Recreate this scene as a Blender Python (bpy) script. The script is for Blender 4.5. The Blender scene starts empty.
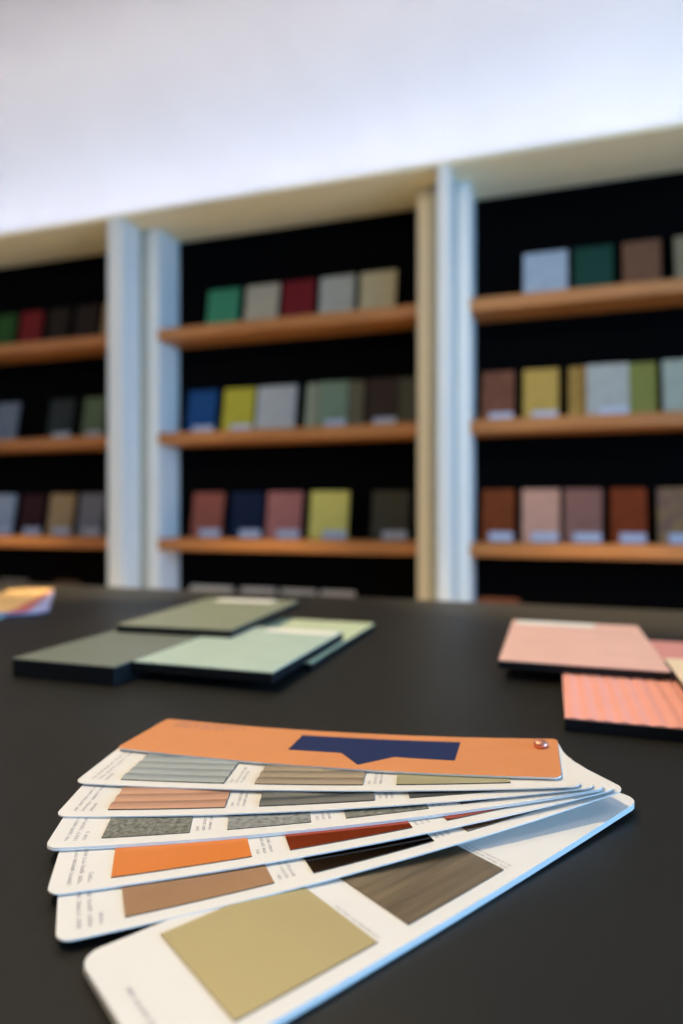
import bpy, bmesh, math, random
from mathutils import Vector, Matrix

random.seed(7)
scene = bpy.context.scene
COL = scene.collection

# ------------------------------------------------------------------ camera
YAW = math.radians(17.9)
cam_d = bpy.data.cameras.new('camera')
cam = bpy.data.objects.new('camera', cam_d)
COL.objects.link(cam)
cam.location = (0.0, 0.0, 0.91)
cam.rotation_euler = (math.radians(89.91), 0.0, YAW)
cam_d.sensor_fit = 'VERTICAL'
cam_d.sensor_height = 36.0
cam_d.sensor_width = 24.0
cam_d.lens = 656.0 / 1024.0 * 36.0
cam_d.clip_start = 0.01
cam_d.dof.use_dof = True
cam_d.dof.focus_distance = 0.325
cam_d.dof.aperture_fstop = 3.6
scene.camera = cam

# ------------------------------------------------------------------ world, exposure
world = bpy.data.worlds.new('world')
scene.world = world
world.use_nodes = True
bg = world.node_tree.nodes['Background']
bg.inputs['Color'].default_value = (0.55, 0.72, 1.0, 1)
bg.inputs['Strength'].default_value = 0.3
vs = scene.view_settings
vs.view_transform = 'Standard'
vs.look = 'None'
vs.exposure = 0.0
vs.gamma = 1.0
vs.use_curve_mapping = False


def light(name, kind, loc, target, energy, color, **kw):
    d = bpy.data.lights.new(name, kind)
    d.energy = energy
    d.color = color
    for k, v in kw.items():
        setattr(d, k, v)
    o = bpy.data.objects.new(name, d)
    COL.objects.link(o)
    o.location = loc
    o.rotation_euler = (Vector(target) - Vector(loc)).to_track_quat('-Z', 'Y').to_euler()
    return o


# daylight through the big window in the right wall
light('window_daylight', 'AREA', (2.54, 0.20, 1.36), (-0.6, 1.2, 1.15), 66, (0.26, 0.57, 1.0),
      shape='RECTANGLE', size=2.2, size_y=1.1, spread=math.radians(125))
# warm showroom ceiling spots
WARM = (1.0, 0.79, 0.47)
light('ceiling_spot_back', 'SPOT', (-0.75, 1.75, 2.60), (0.0, 0.40, 0.75), 26, WARM,
      spot_size=math.radians(75), spot_blend=0.8, shadow_soft_size=0.04)
light('ceiling_spot_table', 'SPOT', (-1.05, 0.42, 2.60), (-0.05, 0.45, 0.75), 122, WARM,
      spot_size=math.radians(60), spot_blend=0.8, shadow_soft_size=0.012)
# downlights over the aisle between the table and the shelving
for k_, x_ in enumerate((-2.3, -1.05, 0.2)):
    light('aisle_downlight', 'SPOT', (x_, 1.66, 2.62), (x_, 1.66, 0.0), 400, WARM,
          spot_size=math.radians(46), spot_blend=0.4, shadow_soft_size=0.05)
# unseen spots added to brighten the shelving fronts and uprights
for k_, x_ in enumerate((-1.9, -0.5, 0.6)):
    light('added_shelf_fill', 'SPOT', (x_, 0.0, 2.60), (x_ - 0.1, 2.3, 1.32), 62, (1.0, 0.86, 0.62),
          spot_size=math.radians(46), spot_blend=0.7, shadow_soft_size=0.06)
light('ceiling_panel', 'AREA', (-0.6, -0.6, 2.62), (-0.6, -0.6, 0.0), 9, (1.0, 0.86, 0.66),
      shape='RECTANGLE', size=1.2, size_y=1.2)

# ------------------------------------------------------------------ helpers


def lin(c):
    r = []
    for v in c:
        v /= 255.0
        r.append(v / 12.92 if v <= 0.04045 else ((v + 0.055) / 1.055) ** 2.4)
    return r


MATS = {}


def mat(name, rgb, rough=0.5, metal=0.0, var=0.06, scale=40.0, bump=0.0, stretch=(1, 1, 1),
        spec=0.5, bump_scale=None, rgb2=None, emit=None, coat=0.0, rot=None):
    """principled material with noise-driven colour variation and fine relief"""
    if name in MATS:
        return MATS[name]
    m = bpy.data.materials.new(name)
    m.use_nodes = True
    nt = m.node_tree
    p = nt.nodes['Principled BSDF']
    c = lin(rgb)
    tc = nt.nodes.new('ShaderNodeTexCoord')
    mp = nt.nodes.new('ShaderNodeMapping')
    if rot is not None:
        # grain laid along a turned blade: undo the turn first, then stretch
        mp.vector_type = 'TEXTURE'
        mp.inputs['Rotation'].default_value = (0, 0, rot)
    mp.inputs['Scale'].default_value = stretch
    nt.links.new(tc.outputs['Object'], mp.inputs['Vector'])
    nz = nt.nodes.new('ShaderNodeTexNoise')
    nz.inputs['Scale'].default_value = scale
    nz.inputs['Detail'].default_value = 4
    nt.links.new(mp.outputs['Vector'], nz.inputs['Vector'])
    rp = nt.nodes.new('ShaderNodeValToRGB')
    if rgb2 is None:
        a = [max(0, x * (1 - var)) for x in c]
        b = [min(1, x * (1 + var)) for x in c]
    else:
        a, b = c, lin(rgb2)
    rp.color_ramp.elements[0].position = 0.3
    rp.color_ramp.elements[1].position = 0.7
    rp.color_ramp.elements[0].color = (*a, 1)
    rp.color_ramp.elements[1].color = (*b, 1)
    nt.links.new(nz.outputs['Fac'], rp.inputs['Fac'])
    nt.links.new(rp.outputs['Color'], p.inputs['Base Color'])
    p.inputs['Roughness'].default_value = rough
    p.inputs['Metallic'].default_value = metal
    p.inputs['Specular IOR Level'].default_value = spec
    if coat:
        p.inputs['Coat Weight'].default_value = coat
    if bump:
        bn = nt.nodes.new('ShaderNodeBump')
        bn.inputs['Strength'].default_value = bump
        bn.inputs['Distance'].default_value = 0.001
        src = nz
        if bump_scale:
            src = nt.nodes.new('ShaderNodeTexNoise')
            src.inputs['Scale'].default_value = bump_scale
            src.inputs['Detail'].default_value = 3
            nt.links.new(mp.outputs['Vector'], src.inputs['Vector'])
        nt.links.new(src.outputs['Fac'], bn.inputs['Height'])
        nt.links.new(bn.outputs['Normal'], p.inputs['Normal'])
    if emit:
        p.inputs['Emission Color'].default_value = (*emit[0], 1)
        p.inputs['Emission Strength'].default_value = emit[1]
    MATS[name] = m
    return m


def link(name, me, parent=None):
    o = bpy.data.objects.new(name, me)
    COL.objects.link(o)
    if parent is not None:
        o.parent = parent
    return o


def mesh_obj(name, verts, faces, mats, parent=None, fm=None, smooth=False):
    me = bpy.data.meshes.new(name)
    me.from_pydata(verts, [], faces)
    if not isinstance(mats, (list, tuple)):
        mats = [mats]
    for m in mats:
        me.materials.append(m)
    if fm:
        for p, k in zip(me.polygons, fm):
            p.material_index = k
    bm = bmesh.new()
    bm.from_mesh(me)
    bmesh.ops.recalc_face_normals(bm, faces=bm.faces)
    bm.to_mesh(me)
    bm.free()
    if smooth:
        for p in me.polygons:
            p.use_smooth = True
    return link(name, me, parent)


def box(name, x0, x1, y0, y1, z0, z1, m, parent=None, bevel=0.0, seg=2):
    bm = bmesh.new()
    bmesh.ops.create_cube(bm, size=1.0)
    for v in bm.verts:
        v.co = Vector((x0 + (v.co.x + .5) * (x1 - x0), y0 + (v.co.y + .5) * (y1 - y0), z0 + (v.co.z + .5) * (z1 - z0)))
    if bevel:
        bmesh.ops.bevel(bm, geom=list(bm.edges), offset=bevel, segments=seg, affect='EDGES', profile=0.5)
    bmesh.ops.recalc_face_normals(bm, faces=bm.faces)
    me = bpy.data.meshes.new(name)
    bm.to_mesh(me)
    bm.free()
    me.materials.append(m)
    return link(name, me, parent)


def empty(name, loc, rz=0.0):
    o = bpy.data.objects.new(name, None)
    o.empty_display_size = 0.05
    COL.objects.link(o)
    o.location = loc
    o.rotation_euler = (0, 0, rz)
    return o


def tag(o, label, cat, group=None):
    o['label'] = label
    o['category'] = cat
    if group:
        o['group'] = group
    return o


def structure(o, label=None, cat=None):
    o['kind'] = 'structure'
    if label:
        o['label'] = label
    if cat:
        o['category'] = cat
    return o


# ------------------------------------------------------------------ materials
M_wall = mat('white_plaster', (226, 226, 228), 0.85, var=0.02, scale=6, bump=0.05, bump_scale=200)
M_ceil = mat('ceiling_plaster', (202, 199, 199), 0.9, var=0.02, scale=5, bump=0.05, bump_scale=200)
M_floor = mat('light_oak_floor', (212, 198, 172), 0.6, scale=7, stretch=(0.5, 8, 1), rgb2=(198, 182, 152))
M_panel = mat('white_lacquer', (214, 216, 214), 0.45, var=0.015, scale=12)
M_cream = mat('cream_lacquer', (216, 208, 186), 0.5, var=0.02, scale=12)
M_soffit = mat('cream_header_board', (232, 222, 188), 0.6, var=0.02, scale=10)
M_filler = mat('grey_filler_strip', (168, 168, 154), 0.6)
M_black = mat('black_back_panel', (2, 2, 3), 0.9, var=0.1, scale=30, spec=0.05)
M_wood = mat('orange_brown_wood', (174, 114, 60), 0.5, scale=9, stretch=(0.6, 14, 14), rgb2=(146, 88, 40), bump=0.1)
M_table = mat('black_table_laminate', (35, 34, 31), 0.42, var=0.08, scale=300, bump=0.1, bump_scale=900, spec=0.15)
M_core = mat('black_tile_core', (13, 13, 15), 0.6, var=0.1, spec=0.3)
M_tag = mat('pale_blue_grey_card', (158, 168, 190), 0.5, var=0.03)
M_strip = mat('off_white_sticker', (242, 237, 224), 0.5, var=0.03)
M_paper = mat('white_card', (230, 225, 218), 0.42, var=0.012, scale=60, spec=0.4)
M_print = mat('grey_print', (164, 159, 163), 0.7, var=0.05)
M_printc = mat('faded_purple_print', (172, 118, 106), 0.6, var=0.05)
M_cover = mat('copper_orange_board', (214, 138, 84), 0.55, var=0.04, scale=25, spec=0.3, bump=0.05, bump_scale=600)
M_navy = mat('navy_print', (28, 42, 84), 0.6, var=0.05, spec=0.15)
M_rivet = mat('copper_rivet', (232, 160, 134), 0.38, metal=0.9, var=0.02)
M_led = mat('led_strip', (255, 255, 255), 0.5, emit=((0.78, 0.82, 1.0), 28.5))

# ------------------------------------------------------------------ room shell
RX0, RX1, RY0, RY1, RZ = -3.8, 2.6, -2.4, 2.56, 2.66
structure(box('floor', RX0, RX1, RY0, RY1, -0.05, 0.0, M_floor), 'light wooden showroom floor under the black table', 'floor')
structure(box('wall_left', RX0 - 0.06, RX0, RY0, RY1, 0, RZ, M_wall), 'white side wall left of the shelving', 'wall')
structure(box('wall_front', RX0, RX1, RY0 - 0.06, RY0, 0, RZ, M_wall), 'white wall behind the viewer', 'wall')


def wall_with_opening():
    y0, y1, z0, z1 = -0.95, 1.35, 0.78, 1.94
    x0, x1 = RX1, RX1 + 0.08
    v, f = [], []

    def bx(ya, yb, za, zb):
        k = len(v)
        for x in (x0, x1):
            for y in (ya, yb):
                for z in (za, zb):
                    v.append((x, y, z))
        f.extend([tuple(k + i for i in q) for q in ((0, 1, 3, 2), (4, 6, 7, 5), (0, 4, 5, 1), (2, 3, 7, 6), (0, 2, 6, 4), (1, 5, 7, 3))])
    bx(RY0, y0, 0, RZ)
    bx(y1, RY1, 0, RZ)
    bx(y0, y1, 0, z0)
    bx(y0, y1, z1, RZ)
    return mesh_obj('wall_right', v, f, M_wall)


structure(wall_with_opening(), 'white side wall right of the shelving', 'wall')


def cove_ceiling():
    """back wall above the shelving sweeping up into the ceiling in a soft cove"""
    pts = [(RY1, 0.0), (RY1, 2.05)]
    r = 0.55
    for i in range(0, 17):
        a = i / 16 * math.pi / 2
        pts.append((RY1 - r + r * math.cos(a), RZ - r + r * math.sin(a)))
    wall = [p for p in pts if p[1] <= RZ - r + 1e-6]
    v, f = [], []
    ys = wall
    for (y, z) in ys:
        v += [(RX0, y, z), (RX1, y, z)]
    for i in range(len(ys) - 1):
        f.append((2 * i, 2 * i + 1, 2 * i + 3, 2 * i + 2))
    w = mesh_obj('wall_back', v, f, M_wall)
    ys = [p for p in pts if p[1] >= RZ - r - 1e-6] + [(RY0, RZ)]
    v, f = [], []
    for (y, z) in ys:
        v += [(RX0, y, z), (RX1, y, z)]
    for i in range(len(ys) - 1):
        f.append((2 * i, 2 * i + 1, 2 * i + 3, 2 * i + 2))
    c = mesh_obj('ceiling', v, f, M_ceil, smooth=True)
    return w, c


wb, cl = cove_ceiling()
structure(wb, 'white back wall glowing above the shelving', 'wall')
structure(cl, 'pale ceiling curving down to the lit wall', 'ceiling')

# ------------------------------------------------------------------ shelving
SH = [1.655, 1.230, 0.797, 0.367]          # shelf tops
ZS = 2.072                                 # header underside
YF, YP, YC, YB = 2.20, 2.32, 2.33, 2.49    # pilaster front, pilaster back, unit front, back panel

hd = box('trim_1', -3.4, 1.6, YF, RY1 - 0.004, ZS, ZS + 0.014, M_soffit)
structure(hd, 'cream header board along the top of the shelving', 'trim')

led = box('led_strip', -3.35, 1.55, 2.30, 2.325, ZS + 0.0145, ZS + 0.024, M_led)
tag(led, 'bluish white light strip lying on top of the shelving header', 'light strip')


def unit(xi0, xi1, label, extra_right=0.0):
    """open display unit: inner opening xi0..xi1"""
    r = empty('display_shelf_unit', ((xi0 + xi1) / 2, YC, 0))
    ox, oy = r.location.x, r.location.y
    B = lambda n, x0, x1, y0, y1, z0, z1, m, b=0.0015: box(n, x0 - ox, x1 - ox, y0 - oy, y1 - oy, z0, z1, m, r, b)
    B('side_panel', xi0 - 0.046, xi0, YC, YB + 0.02, 0.0, ZS - 0.001, M_panel)
    B('side_panel', xi1, xi1 + 0.046, YC, YB + 0.02, 0.0, ZS - 0.001, M_cream)
    B('back_panel', xi0 + 0.0005, xi1 - 0.0005, YB, YB + 0.018, 0.0, ZS - 0.001, M_black, 0)
    for z in SH:
        B('shelf', xi0 + 0.001, xi1 - 0.001, YC - 0.004, YB - 0.001, z - 0.046, z, M_wood, 0.003)
    B('plinth', xi0 + 0.001, xi1 - 0.001, YC + 0.03, YC + 0.05, 0.0, 0.08, M_black)
    tag(r, label, 'shelving', 'display shelf units along the back wall')
    return r


unit(-2.809, -1.745, 'open wood shelving unit with black back, at the left edge of the picture')
unit(-1.544, -0.466, 'middle open wood shelving unit with black back, between the two white uprights')
unit(-0.279, 0.790, 'open wood shelving unit with black back, at the right edge of the picture')


def pilaster(x0, x1, fx0, fx1, label):
    r = empty('partition_upright', ((x0 + x1) / 2, YF, 0))
    ox, oy = r.location.x, r.location.y
    box('upright_panel', x0 - ox, x1 - ox, 0.0, YP - oy, 0.0, ZS - 0.001, M_panel, r, 0.003)
    box('filler_strip', fx0 - ox, fx1 - ox, YP + 0.002 - oy, YP + 0.14 - oy, 0.0, ZS - 0.001, M_filler, r, 0.001)
    tag(r, label, 'upright', 'white uprights between the shelving units')


pilaster(-1.690, -1.622, -1.686, -1.594, 'wide white upright between the left and middle shelving units')
pilaster(-0.372, -0.330, -0.4185, -0.3265, 'narrow white upright between the middle and right shelving units')

# ------------------------------------------------------------------ sample boards on the shelves
LEAN = math.radians(10)
K = 2.444 / 2.42


def board_mesh(w, h, t0, t1):
    v = [(x, y, z) for x in (-w / 2, w / 2) for y in (t0, t1) for z in (0, h)]
    f = [(0, 1, 3, 2), (4, 6, 7, 5), (0, 4, 5, 1), (2, 3, 7, 6), (0, 2, 6, 4), (1, 5, 7, 3)]
    return v, f


def sample(bay, sh, x0, x1, rgb, label, layer=0, tagged=True, h=0.192, rgb2=None, rough=0.55):
    x0, x1 = x0 * K + 0.004, x1 * K - 0.005
    w = x1 - x0
    if sh == 0:
        h = 0.187
    foot = min(2.452, YB - 0.004 - h * math.sin(LEAN)) - 0.016 * layer
    r = empty('sample_board', ((x0 + x1) / 2, foot, SH[sh] + 0.0005))
    r.rotation_euler = (-LEAN, 0, 0)
    nm = 'sample_%d_%d_%d' % rgb
    m = mat(nm, tuple(int(c * 0.86) for c in rgb), rough, var=0.08, scale=22, rgb2=tuple(int(c * 0.86) for c in rgb2) if rgb2 else None, bump=0.05, spec=0.12)
    v, f = board_mesh(w, h, -0.012, -0.005)
    mesh_obj('face', v, f, m, r)
    v, f = board_mesh(w, h, -0.005, 0.0)
    mesh_obj('backing', v, f, M_core, r)
    if tagged:
        tw = min(0.095, w * 0.72)
        box('label_tag', w / 2 - tw - 0.004, w / 2 - 0.004, -0.0145, -0.0122, 0.002, 0.034, M_tag, r)
    tag(r, label, 'sample board', 'sample boards standing on the display shelves')
    return r


ML, RG, LF = 'middle', 'right', 'left'
# middle unit, top shelf
sample(ML, 0, -1.378, -1.226, (62, 140, 104), 'green sample board, leftmost on the top shelf of the middle unit', tagged=False)
sample(ML, 0, -1.203, -1.050, (186, 174, 150), 'beige sample board beside the green one, middle unit top shelf', tagged=False)
sample(ML, 0, -1.040, -0.895, (118, 26, 34), 'dark red sample board on the top shelf of the middle unit', tagged=False)
sample(ML, 0, -0.880, -0.731, (182, 182, 172), 'light grey sample board right of the dark red one, middle top shelf', tagged=False)
sample(ML, 0, -0.715, -0.565, (204, 192, 158), 'cream sample board, rightmost on the top shelf of the middle unit', tagged=False)
# middle unit, second shelf
sample(ML, 1, -1.472, -1.331, (14, 70, 126), 'bright blue sample board on the second shelf of the middle unit')
sample(ML, 1, -1.304, -1.157, (190, 178, 58), 'mustard yellow sample board beside the bright blue one')
sample(ML, 1, -1.152, -0.975, (188, 188, 186), 'wide light grey sample board beside the mustard yellow one', tagged=False)
sample(ML, 1, -0.937, -0.800, (160, 164, 140), 'pale sage sample board half hidden behind the sage green one', tagged=False)
sample(ML, 1, -0.878, -0.752, (126, 146, 120), 'sage green sample board overlapping a paler one, middle unit second shelf', layer=1)
sample(ML, 1, -0.798, -0.692, (112, 104, 82), 'olive tan sample board, only a strip showing beside the sage one', tagged=False)
sample(ML, 1, -0.683, -0.553, (58, 44, 38), 'dark brown sample board near the right end of the middle second shelf', layer=1)
sample(ML, 1, -0.600, -0.487, (84, 84, 70), 'dark olive grey sample board in the right end of the middle second shelf', tagged=False)
# middle unit, third shelf
sample(ML, 2, -1.449, -1.299, (150, 84, 72), 'terracotta sample board, leftmost on the third shelf of the middle unit')
sample(ML, 2, -1.271, -1.116, (8, 27, 56), 'dark navy sample board on the third shelf of the middle unit')
sample(ML, 2, -1.107, -0.950, (176, 112, 106), 'dusty rose sample board beside the dark navy one')
sample(ML, 2, -0.920, -0.755, (228, 216, 114), 'pale yellow sample board on the third shelf of the middle unit')
sample(ML, 2, -0.667, -0.515, (68, 68, 58), 'charcoal olive sample board, rightmost on the middle third shelf')
# middle unit, bottom visible shelf: only the tops rise above the table edge
sample(ML, 3, -1.468, -1.262, (184, 184, 178), 'grey sample board top above the table edge, nearest the wide upright', h=0.226, tagged=False)
sample(ML, 3, -1.230, -1.070, (180, 180, 176), 'grey sample board top above the table edge, second from the wide upright', h=0.226, tagged=False)
sample(ML, 3, -1.053, -0.895, (174, 174, 170), 'grey sample board top above the table edge, third from the wide upright', h=0.226, tagged=False)
sample(ML, 3, -0.883, -0.731, (178, 178, 174), 'grey sample board top above the table edge, fourth from the wide upright', h=0.226, tagged=False)
# right unit, top shelf
sample(RG, 0, -0.106, 0.052, (172, 188, 206), 'pale blue grey sample board on the top shelf of the right unit', tagged=False)
sample(RG, 0, 0.065, 0.200, (12, 66, 56), 'dark green sample board on the top shelf of the right unit', tagged=False)
sample(RG, 0, 0.222, 0.349, (122, 84, 62), 'brown sample board on the top shelf of the right unit', tagged=False)
sample(RG, 0, 0.382, 0.520, (142, 130, 104), 'taupe sample board cut by the picture edge, right unit top shelf', tagged=False)
# right unit, second shelf
sample(RG, 1, -0.253, -0.129, (134, 84, 64), 'mottled red brown sample board, leftmost on the right second shelf', rgb2=(108, 64, 46))
sample(RG, 1, -0.106, 0.022, (200, 164, 82), 'ochre sample board with a tag on the right unit second shelf')
sample(RG, 1, 0.047, 0.160, (184, 148, 76), 'ochre sample board tucked behind the light grey one', tagged=False, rgb2=(160, 124, 60))
sample(RG, 1, 0.105, 0.249, (184, 186, 178), 'light grey sample board in the right unit second shelf', layer=1)
sample(RG, 1, 0.200, 0.337, (136, 138, 68), 'olive green sample board beside the light grey one, right second shelf', tagged=False)
sample(RG, 1, 0.345, 0.500, (176, 182, 164), 'pale grey green sample board cut by the picture edge', tagged=False, layer=1)
# right unit, third shelf
sample(RG, 2, -0.253, -0.129, (132, 62, 24), 'chestnut brown sample board, leftmost on the right third shelf', rgb2=(112, 48, 18))
sample(RG, 2, -0.110, 0.025, (212, 160, 138), 'pale pink sample board on the right unit third shelf')
sample(RG, 2, 0.032, 0.165, (144, 100, 90), 'mauve brown sample board between the pale pink and rust ones')
sample(RG, 2, 0.184, 0.306, (134, 56, 16), 'rust brown sample board on the right unit third shelf', rgb2=(118, 46, 12))
sample(RG, 2, 0.331, 0.470, (160, 126, 74), 'ochre and purple marbled sample board at the picture edge', rgb2=(112, 84, 84))
# right unit, bottom visible shelf
sample(RG, 3, -0.271, -0.113, (150, 84, 52), 'rust sample board top just above the table edge, right unit', h=0.222, tagged=False)
# left unit
sample(LF, 0, -2.500, -2.378, (46, 86, 36), 'dark green sample board at the picture edge, left unit top shelf', tagged=False)
sample(LF, 0, -2.355, -2.224, (122, 28, 32), 'red sample board on the top shelf of the left unit', tagged=False)
sample(LF, 0, -2.196, -2.075, (40, 32, 28), 'very dark brown sample board beside the red one, left top shelf', tagged=False)
sample(LF, 0, -2.048, -1.919, (44, 33, 34), 'black brown sample board second from the wide upright, left top shelf', tagged=False)
sample(LF, 0, -1.900, -1.775, (158, 132, 104), 'tan sample board mostly hidden by the wide upright, left top shelf', tagged=False)
sample(LF, 1, -2.500, -2.361, (122, 132, 146), 'blue grey sample board at the picture edge, left unit second shelf', tagged=False)
sample(LF, 1, -2.190, -2.048, (50, 58, 58), 'charcoal sample board on the left unit second shelf')
sample(LF, 1, -2.004, -1.883, (104, 124, 98), 'grey green sample board next to the wide upright, left second shelf')
sample(LF, 2, -2.510, -2.384, (160, 176, 198), 'light blue grey sample board at the picture edge, left third shelf')
sample(LF, 2, -2.355, -2.213, (54, 26, 30), 'dark maroon sample board on the left unit third shelf')
sample(LF, 2, -2.190, -2.048, (176, 152, 116), 'tan sample board with a tag on the left unit third shelf')
sample(LF, 2, -2.026, -1.888, (130, 134, 150), 'slate blue sample board next to the wide upright, left third shelf')
sample(LF, 3, -2.480, -2.320, (122, 120, 116), 'grey sample board top above the table edge at the far left', h=0.222, tagged=False)
sample(LF, 3, -2.168, -2.031, (104, 82, 66), 'brown sample board top above the table edge, left unit', h=0.222, tagged=False)

# ------------------------------------------------------------------ table
TZ = 0.75
tb = empty('table', (0.0, 0.42, 0.0))
box('table_top', -1.5, 1.5, -0.78, 0.75, TZ - 0.035, TZ, M_table, tb, 0.002)
for sx in (-1, 1):
    for sy in (-0.68, 0.65):
        box('leg', sx * 1.4 - 0.04, sx * 1.4 + 0.04, sy - 0.04, sy + 0.04, 0.0, TZ - 0.035, M_core, tb, 0.003)
tag(tb, 'large matt black table carrying the colour samples', 'table')

# ------------------------------------------------------------------ loose tiles on the table


def tile(x0, x1, y0, y1, z, t, rgb, label, rz=0.0, strip=None, ribs=0, rgb2=None, rough=0.45, face_t=0.0012):
    cx, cy = (x0 + x1) / 2, (y0 + y1) / 2
    w, d = x1 - x0, y1 - y0
    r = empty('sample_tile', (cx, cy, TZ + z + 0.0003), rz)
    box('core', -w / 2, w / 2, -d / 2, d / 2, 0, t - face_t, M_core, r, 0.0006)
    m = mat('tile_%d_%d_%d' % rgb, rgb, rough, var=0.04, scale=30, rgb2=rgb2, bump=0.03, bump_scale=400)
    if ribs:
        v, f = [], []
        n = ribs * 8
        for i in range(n + 1):
            x = -w / 2 + w * i / n
            z2 = t + 0.0009 * (0.5 - 0.5 * math.cos(2 * math.pi * i / 8)) - 0.0006
            v += [(x, -d / 2, t - face_t), (x, -d / 2, z2), (x, d / 2, z2), (x, d / 2, t - face_t)]
        for i in range(n):
            a, b = 4 * i, 4 * i + 4
            for k in range(3):
                f.append((a + k, b + k, b + k + 1, a + k + 1))
        f += [(0, 1, 2, 3), tuple(4 * n + k for k in (3, 2, 1, 0))]
        o = mesh_obj('ribbed_face', v, f, m, r)
    else:
        box('face', -w / 2, w / 2, -d / 2, d / 2, t - face_t + 0.0001, t, m, r, 0.0004)
    if strip:
        a, b, dd = strip
        box('sticker', -w / 2 + a * w, -w / 2 + b * w, d / 2 - dd, d / 2 - 0.004, t + 0.00005, t + 0.0003, M_strip, r)
    tag(r, label, 'sample tile', 'sample tiles lying on the table')
    return r


tile(-0.4960, -0.3800, 0.5040, 0.716, 0.0, 0.018, (112, 118, 106), 'thick grey green tile at the left, under the olive tile')
tile(-0.2240 - 0.142, -0.2300, 0.6140, 0.857, 0.0, 0.008, (196, 206, 168), 'pale yellow green tile under the mint one, right edge showing')
tile(-0.3780, -0.2345, 0.5290, 0.732, 0.0084, 0.0097, (178, 196, 180), 'pale mint tile in front of the green tile pile', strip=(0.38, 0.97, 0.026))
tile(-0.4930, -0.3490, 0.6520, 0.896, 0.0184, 0.0088, (136, 140, 116), 'olive grey tile lying on top of the green pile', rz=math.radians(3.5), strip=(0.16, 0.78, 0.034))

tile(0.0080, 0.1580, 0.5030, 0.660, 0.0, 0.010, (254, 172, 152), 'coral pink ribbed tile in front of the smooth pink tile', ribs=13)
tile(0.0350, 0.1850, 0.6720, 0.831, 0.0, 0.010, (222, 146, 134), 'salmon pink tile under the smooth pink tile, back corner showing')
tile(-0.0495, 0.0985, 0.6365, 0.876, 0.0104, 0.0085, (238, 186, 166), 'smooth dusty pink tile with a white strip, on the ribbed one', strip=(0.04, 0.66, 0.030))
tile(0.1015, 0.2400, 0.4600, 0.696, 0.0114, 0.0068, (246, 216, 178), 'cream tile cut by the right picture edge beside the pink ones')


# ------------------------------------------------------------------ fan decks


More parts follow.
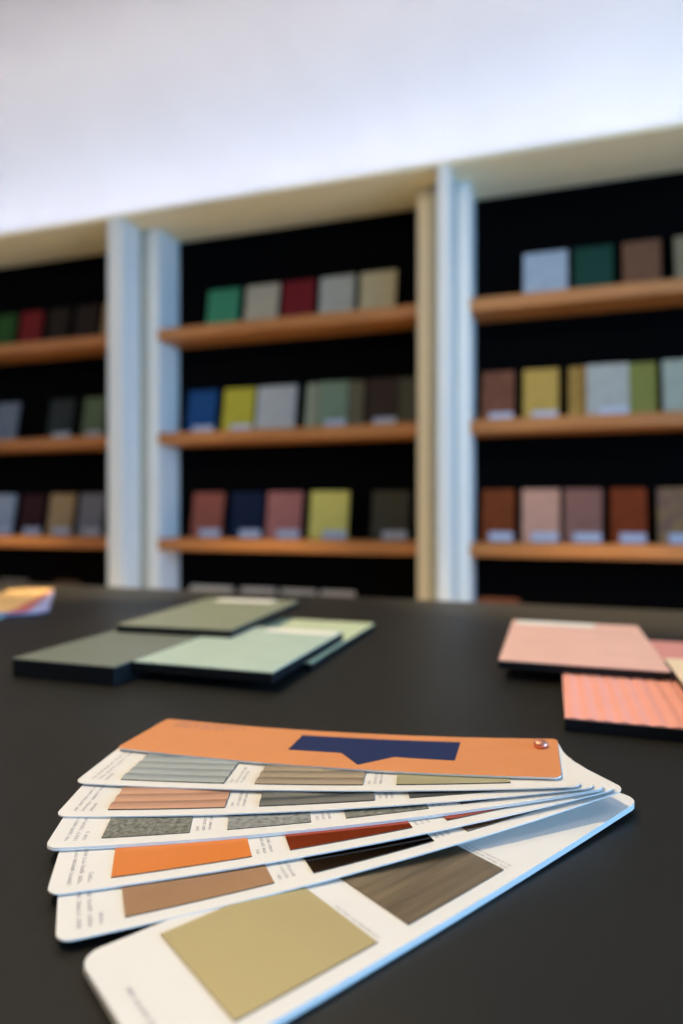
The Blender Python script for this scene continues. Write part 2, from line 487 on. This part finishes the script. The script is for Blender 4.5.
class Leaf:
    """one blade of a fan deck in its deck's local space; s runs from pivot to the far end, t across"""

    def __init__(self, ang, L, W, a, b, zf):
        th = math.radians(ang)
        self.d = Vector((math.cos(th), math.sin(th)))
        self.e = Vector((self.d.y, -self.d.x))
        self.L, self.W, self.a, self.b, self.zf = L, W, a, b, zf

    def p(self, fe, ff, dz=0.0):
        """fe = distance from far end, ff = distance from front edge"""
        s = self.L - self.a - fe
        t = self.b - self.W + ff
        q = self.d * s + self.e * t
        return (q.x, q.y, self.zf(s) + dz)

    def blade(self, name, thick, m, parent, rad=0.006, top_mat=None):
        L, W = self.L, self.W
        cuts = [0.0]
        for i in range(1, 7):
            cuts.append(rad * (1 - math.cos(i / 6 * math.pi / 2)))
        n = 26
        cuts += [rad + (L - 2 * rad) * i / n for i in range(1, n)]
        cuts += [L - c for c in reversed(cuts[:7])]
        v, f, fm = [], [], []
        for fe in cuts:
            x = min(fe, L - fe)
            ins = rad - math.sqrt(max(0.0, rad * rad - (rad - x) ** 2)) if x < rad else 0.0
            v += [self.p(fe, ins), self.p(fe, W - ins), self.p(fe, W - ins, -thick), self.p(fe, ins, -thick)]
        k = len(cuts)
        for i in range(k - 1):
            o, q = 4 * i, 4 * i + 4
            f += [(o, q, q + 1, o + 1), (o + 1, q + 1, q + 2, o + 2), (o + 2, q + 2, q + 3, o + 3), (o + 3, q + 3, q, o)]
            fm += [1 if top_mat else 0, 0, 0, 0]
        f += [(0, 1, 2, 3), (4 * k - 1, 4 * k - 2, 4 * k - 3, 4 * k - 4)]
        fm += [0, 0]
        return mesh_obj(name, v, f, [m, top_mat] if top_mat else m, parent, fm)

    def slab(self, name, fe0, fe1, ff0, ff1, thick, m, parent, ribs=0, rib_h=0.0008, edge=None):
        """thin swatch following the blade's curve"""
        v, f, fm = [], [], []
        ns = 10
        nt = ribs * 8 if ribs else 1
        top = []
        for i in range(ns + 1):
            fe = fe0 + (fe1 - fe0) * i / ns
            row = []
            for j in range(nt + 1):
                ff = ff0 + (ff1 - ff0) * j / nt
                dz = thick
                if ribs:
                    dz += rib_h * abs(math.sin(math.pi * j / 8))
                row.append(len(v))
                v.append(self.p(fe, ff, dz))
            top.append(row)
        bot = []
        for i in range(ns + 1):
            fe = fe0 + (fe1 - fe0) * i / ns
            bot.append((len(v), len(v) + 1))
            v += [self.p(fe, ff0, 0.00002), self.p(fe, ff1, 0.00002)]
        for i in range(ns):
            for j in range(nt):
                f.append((top[i][j], top[i + 1][j], top[i + 1][j + 1], top[i][j + 1]))
                fm.append(0)
            f.append((bot[i][0], bot[i + 1][0], top[i + 1][0], top[i][0]))
            f.append((bot[i][1], bot[i + 1][1], top[i + 1][-1], top[i][-1]))
            fm += [1 if edge else 0] * 2
        for i in (0, ns):
            f.append(tuple([bot[i][0]] + top[i] + [bot[i][1]]))
            fm.append(1 if edge else 0)
        return mesh_obj(name, v, f, [m, edge] if edge else m, parent, fm, smooth=False)

    def text(self, parent, lines, m, size=0.0019, name='print', dz=0.00006):
        """illegible small print: rows of letter-like strokes across the blade.
        lines: (distance from far end, start across, end across)"""
        v, f = [], []

        def quad(fa, fb, ta, tb):
            k = len(v)
            v.extend([self.p(fa, ta, dz), self.p(fb, ta, dz), self.p(fb, tb, dz), self.p(fa, tb, dz)])
            f.append((k, k + 1, k + 2, k + 3))
        for (fe, t0, t1) in lines:
            t = t0
            sw = size * 0.14
            left = random.randint(4, 9)
            while t < t1:
                w = size * random.uniform(0.38, 0.62)
                hgt = size * random.choice((0.68, 0.68, 0.68, 1.0))
                quad(fe, fe + hgt, t, t + sw)
                if random.random() < 0.6:
                    quad(fe, fe + size * 0.66, t + w - sw, t + w)
                quad(fe, fe + sw, t, t + w)
                if random.random() < 0.6:
                    quad(fe + size * 0.6, fe + size * 0.6 + sw, t, t + w)
                t += w + size * 0.16
                left -= 1
                if left == 0:
                    t += size * 0.6
                    left = random.randint(4, 9)
        return mesh_obj(name, v, f, m, parent)


# --- main fan deck
M_edge = mat('swatch_edge', (66, 58, 46), 0.5)
S_silver = mat('ribbed_silver', (148, 155, 156), 0.46, metal=0.35, var=0.04)
S_taupe = mat('ribbed_taupe', (140, 126, 108), 0.46, metal=0.4, var=0.04)
S_pale = mat('pale_gold', (206, 196, 152), 0.35, metal=0.7, var=0.03)
S_pink = mat('ribbed_copper_pink', (178, 134, 110), 0.46, metal=0.35, var=0.04)
S_dark = mat('ribbed_dark_grey', (84, 86, 86), 0.42, metal=0.5, var=0.04)
S_hammer = mat('hammered_grey', (82, 82, 72), 0.42, metal=0.5, scale=420, rgb2=(158, 158, 146), bump=0.3, bump_scale=420)
S_hammer2 = mat('hammered_silver', (116, 118, 116), 0.42, metal=0.5, scale=380, rgb2=(170, 172, 170), bump=0.2, bump_scale=380)
S_orange = mat('polished_orange_copper', (255, 146, 60), 0.30, metal=0.6, var=0.03, scale=15)
S_red = mat('mirror_red_copper', (218, 92, 48), 0.12, metal=0.8, var=0.03)
S_tan = mat('satin_bronze_tan', (166, 128, 94), 0.40, metal=0.6, var=0.04, scale=18)
S_brown = mat('mirror_dark_brown', (70, 46, 32), 0.08, metal=1.0, var=0.03)
S_beige = mat('mirror_beige', (186, 150, 120), 0.1, metal=1.0, var=0.03)
S_gold = mat('satin_pale_gold', (178, 165, 122), 0.50, metal=0.6, var=0.035, scale=12, bump=0.04, bump_scale=1500)
S_bronze = mat('brushed_bronze', (102, 89, 70), 0.42, metal=0.7, scale=60, stretch=(4.0, 0.25, 0.25), rgb2=(136, 120, 96), bump=0.1, rot=math.radians(219.4))

deck = empty('fan_deck', (-0.0069, 0.3995, TZ), YAW)
tag(deck, 'open metal-finish fan deck with copper cover, navy emblem and white blades', 'fan deck')
PL, PW, PA, PB = 0.2702, 0.0676, 0.0115, 0.0146


def quadz(z0, z1, z2, off=0.0):
    return lambda s: z0 + z1 * s + z2 * s * s + off


PROF = {
    'cover': (163.69, 0.0224, -0.0870, 0.1780),
    1: (172.62, 0.0211, -0.0900, 0.1750),
    2: (180.65, 0.0200, -0.1010, 0.2100),
    3: (187.21, 0.0189, -0.1100, 0.2480),
    4: (195.10, 0.0173, -0.1060, 0.2280),
    5: (201.98, 0.0155, -0.1050, 0.2320),
    6: (219.40, 0.0060, -0.0350, 0.1037),
}
TH = 0.0006


def mk(k, dang=0.0, off=0.0, L=None, W=PW, a=PA):
    L = L or {6: 0.2695, 4: PL - 0.0006, 5: PL - 0.0006}.get(k, PL + 0.0013)
    an, z0, z1, z2 = PROF[k]
    return Leaf(an + dang, L, W, a, PB, quadz(z0, z1, z2, off))


BIG = [(0.0245, 0.0838), (0.1012, 0.1602), (0.1780, 0.2370)]
SMALL = [(0.0238, 0.0642), (0.0818, 0.1222), (0.1393, 0.1808), (0.1975, 0.2380)]
FF0, FF1 = 0.0066, 0.0606


def end_text(lf, parent, rows=((0.0072, 0.006, 0.046), (0.0112, 0.006, 0.050), (0.0152, 0.006, 0.014)), m=M_print):
    lf.text(parent, rows, m)


def gap_text(lf, parent, x):
    lf.text(parent, ((x + 0.0026, 0.0085, 0.012), (x + 0.0056, 0.0085, 0.030), (x + 0.0086, 0.0085, 0.024)), M_print, size=0.0017)


def white_leaf(k, swatches, spans, thick=0.0004, extra=(), text_rows=None):
    lf = mk(k)
    b = lf.blade('blade', TH, M_paper, deck)
    for (m, nm, ribs), (a, c) in zip(swatches, spans):
        sw = lf.slab('swatch', a, c, FF0, FF1, thick, m, b, ribs=ribs, rib_h=0.0008, edge=M_edge)
        sw['label'] = nm
    end_text(lf, b)
    for (a, c) in spans[:-1]:
        gap_text(lf, b, c)
    for da, off in extra:
        mk(k, da, off).blade('blade', TH, M_paper, deck)
    return b


lf = mk('cover', L=0.2645, W=0.0597, a=0.0097)
cv = lf.blade('cover', 0.0010, M_paper, deck, rad=0.004, top_mat=M_cover)
cv['label'] = 'copper orange cover blade with a navy emblem'


def poly_on(lf, name, pts, m, parent, dz=0.00008):
    """flat printed emblem cut into strips so that it follows the blade"""
    v, f = [], []
    xs = sorted(set([p[0] for p in pts[0]] + [p[0] for p in pts[1]]))
    fine = []
    for a, b in zip(xs, xs[1:]):
        n = max(1, int((b - a) / 0.006))
        fine += [a + (b - a) * i / n for i in range(n)]
    fine.append(xs[-1])

    def ip(line, x):
        for (xa, ya), (xb, yb) in zip(line, line[1:]):
            if xa <= x <= xb + 1e-9:
                return ya + (yb - ya) * (x - xa) / (xb - xa)
        return line[-1][1]
    for x in fine:
        v += [lf.p(x, ip(pts[0], x), dz), lf.p(x, ip(pts[1], x), dz)]
    for i in range(len(fine) - 1):
        f.append((2 * i, 2 * i + 2, 2 * i + 3, 2 * i + 1))
    return mesh_obj(name, v, f, m, parent)


em = poly_on(lf, 'emblem', ([(0.1058, 0.0228), (0.1400, 0.0232), (0.1547, 0.0062), (0.1725, 0.0212), (0.2080, 0.0195)],
                            [(0.1058, 0.0500), (0.2080, 0.0505)]), M_navy, cv)
em['label'] = 'navy printed emblem with a point'
# faint lettering along the cover's back edge near the far end
v, f = [], []
for row in range(2):
    x = 0.012
    while x < 0.062 - 0.012 * row:
        w = random.uniform(0.0010, 0.0019)
        k = len(v)
        y = 0.0525 - 0.0055 * row
        v += [lf.p(x, y, 0.00008), lf.p(x + w, y, 0.00008), lf.p(x + w, y + 0.0030, 0.00008), lf.p(x, y + 0.0030, 0.00008)]
        f.append((k, k + 1, k + 2, k + 3))
        x += w + random.choice((0.0006, 0.0006, 0.0006, 0.0022))
mesh_obj('print', v, f, M_printc, cv)

white_leaf(1, [(S_silver, 'ribbed silver swatch', 6), (S_taupe, 'ribbed taupe swatch', 6), (S_pale, 'pale gold swatch', 0)], BIG, 0.0006)
white_leaf(2, [(S_pink, 'ribbed copper pink swatch', 6), (S_dark, 'ribbed dark grey swatch', 6), (S_dark, 'dark grey swatch', 0)], BIG, 0.0006)
white_leaf(3, [(S_hammer, 'mottled grey swatch', 0), (S_hammer2, 'mottled silver swatch', 0), (S_hammer, 'mottled grey swatch', 0), (S_dark, 'dark grey swatch', 0)], SMALL,
           0.0004, extra=((0.12, -0.00068),))
white_leaf(4, [(S_orange, 'bright orange copper swatch', 0), (S_red, 'mirror red copper swatch', 0), (S_red, 'mirror red copper swatch', 0)], BIG, 0.0005)
white_leaf(5, [(S_tan, 'satin bronze tan swatch', 0), (S_brown, 'mirror dark brown swatch', 0), (S_beige, 'mirror beige swatch', 0)], BIG, 0.0005)
# bottom pack: three blades lying flush
lf = mk(6)
b6 = lf.blade('blade', 0.00094, M_paper, deck, rad=0.008)
for (m, nm), (a, c) in zip(((S_gold, 'large satin pale gold swatch'), (S_bronze, 'brushed bronze swatch')), ((0.0275, 0.0868), (0.1027, 0.1612))):
    sw = lf.slab('swatch', a, c, 0.0070, 0.0606, 0.0005, m, b6, edge=M_edge)
    sw['label'] = nm
end_text(lf, b6, ((0.0070, 0.006, 0.041),))
lf.text(b6, ((0.0885, 0.009, 0.034),), M_print, size=0.0013)
lf.text(b6, ((0.1632, 0.007, 0.031), (0.1658, 0.007, 0.031)), M_print, size=0.0013)
mk(6, 0.1, -0.00100).blade('blade', 0.00094, M_paper, deck, rad=0.008)
mk(6, -0.1, -0.00200).blade('blade', 0.00094, M_paper, deck, rad=0.008)

# rivet through all blades
bm = bmesh.new()
rings = [(0.0, 0.0, 1), (0.0022, 0.0, 0), (0.0022, 0.0221, 0), (0.0038, 0.0221, 0), (0.0041, 0.0232, 0), (0.0041, 0.0244, 0), (0.0036, 0.0252, 0), (0.0024, 0.0257, 0), (0.0, 0.0259, 1)]
prev = None
N = 24
for r_, z_, pole in rings:
    cur = [bm.verts.new((0, 0, z_ + 0.0004))] if pole else [bm.verts.new((r_ * math.cos(2 * math.pi * i / N), r_ * math.sin(2 * math.pi * i / N), z_ + 0.0004)) for i in range(N)]
    if prev is not None:
        for i in range(N):
            j = (i + 1) % N
            if len(prev) == 1:
                bm.faces.new((prev[0], cur[i], cur[j]))
            elif len(cur) == 1:
                bm.faces.new((prev[i], cur[0], prev[j]))
            else:
                bm.faces.new((prev[i], prev[j], cur[j], cur[i]))
    prev = cur
bmesh.ops.recalc_face_normals(bm, faces=bm.faces)
me = bpy.data.meshes.new('rivet')
bm.to_mesh(me)
bm.free()
me.materials.append(M_rivet)
for p_ in me.polygons:
    p_.use_smooth = True
rv = link('rivet', me, deck)
rv['label'] = 'polished copper rivet'

# --- second fan deck at the far left of the table
deck2 = empty('fan_deck', (-0.953, 1.014, TZ), 0.0)
tag(deck2, 'small paper fan deck with orange, lilac and teal blades at the far left', 'fan deck')
C2 = [((240, 190, 120), -61, 0.0092), ((196, 96, 92), -56, 0.0076), ((160, 166, 212), -50, 0.0060), ((176, 182, 216), -52, 0.0044), ((122, 180, 190), -62, 0.0026)]
for rgb, an, z in C2:
    m = mat('fan_%d_%d_%d' % rgb, rgb, 0.5, var=0.03)
    Leaf(an, 0.322 if an == -62 else 0.300, 0.080, 0.012, 0.04, (lambda z: (lambda s: z))(z)).blade('blade', 0.0014, m, deck2, rad=0.012)
bm = bmesh.new()
bmesh.ops.create_cone(bm, cap_ends=True, segments=16, radius1=0.005, radius2=0.004, depth=0.012)
for v_ in bm.verts:
    v_.co.z += 0.0064
me = bpy.data.meshes.new('rivet')
bm.to_mesh(me)
bm.free()
me.materials.append(M_rivet)
link('rivet', me, deck2)
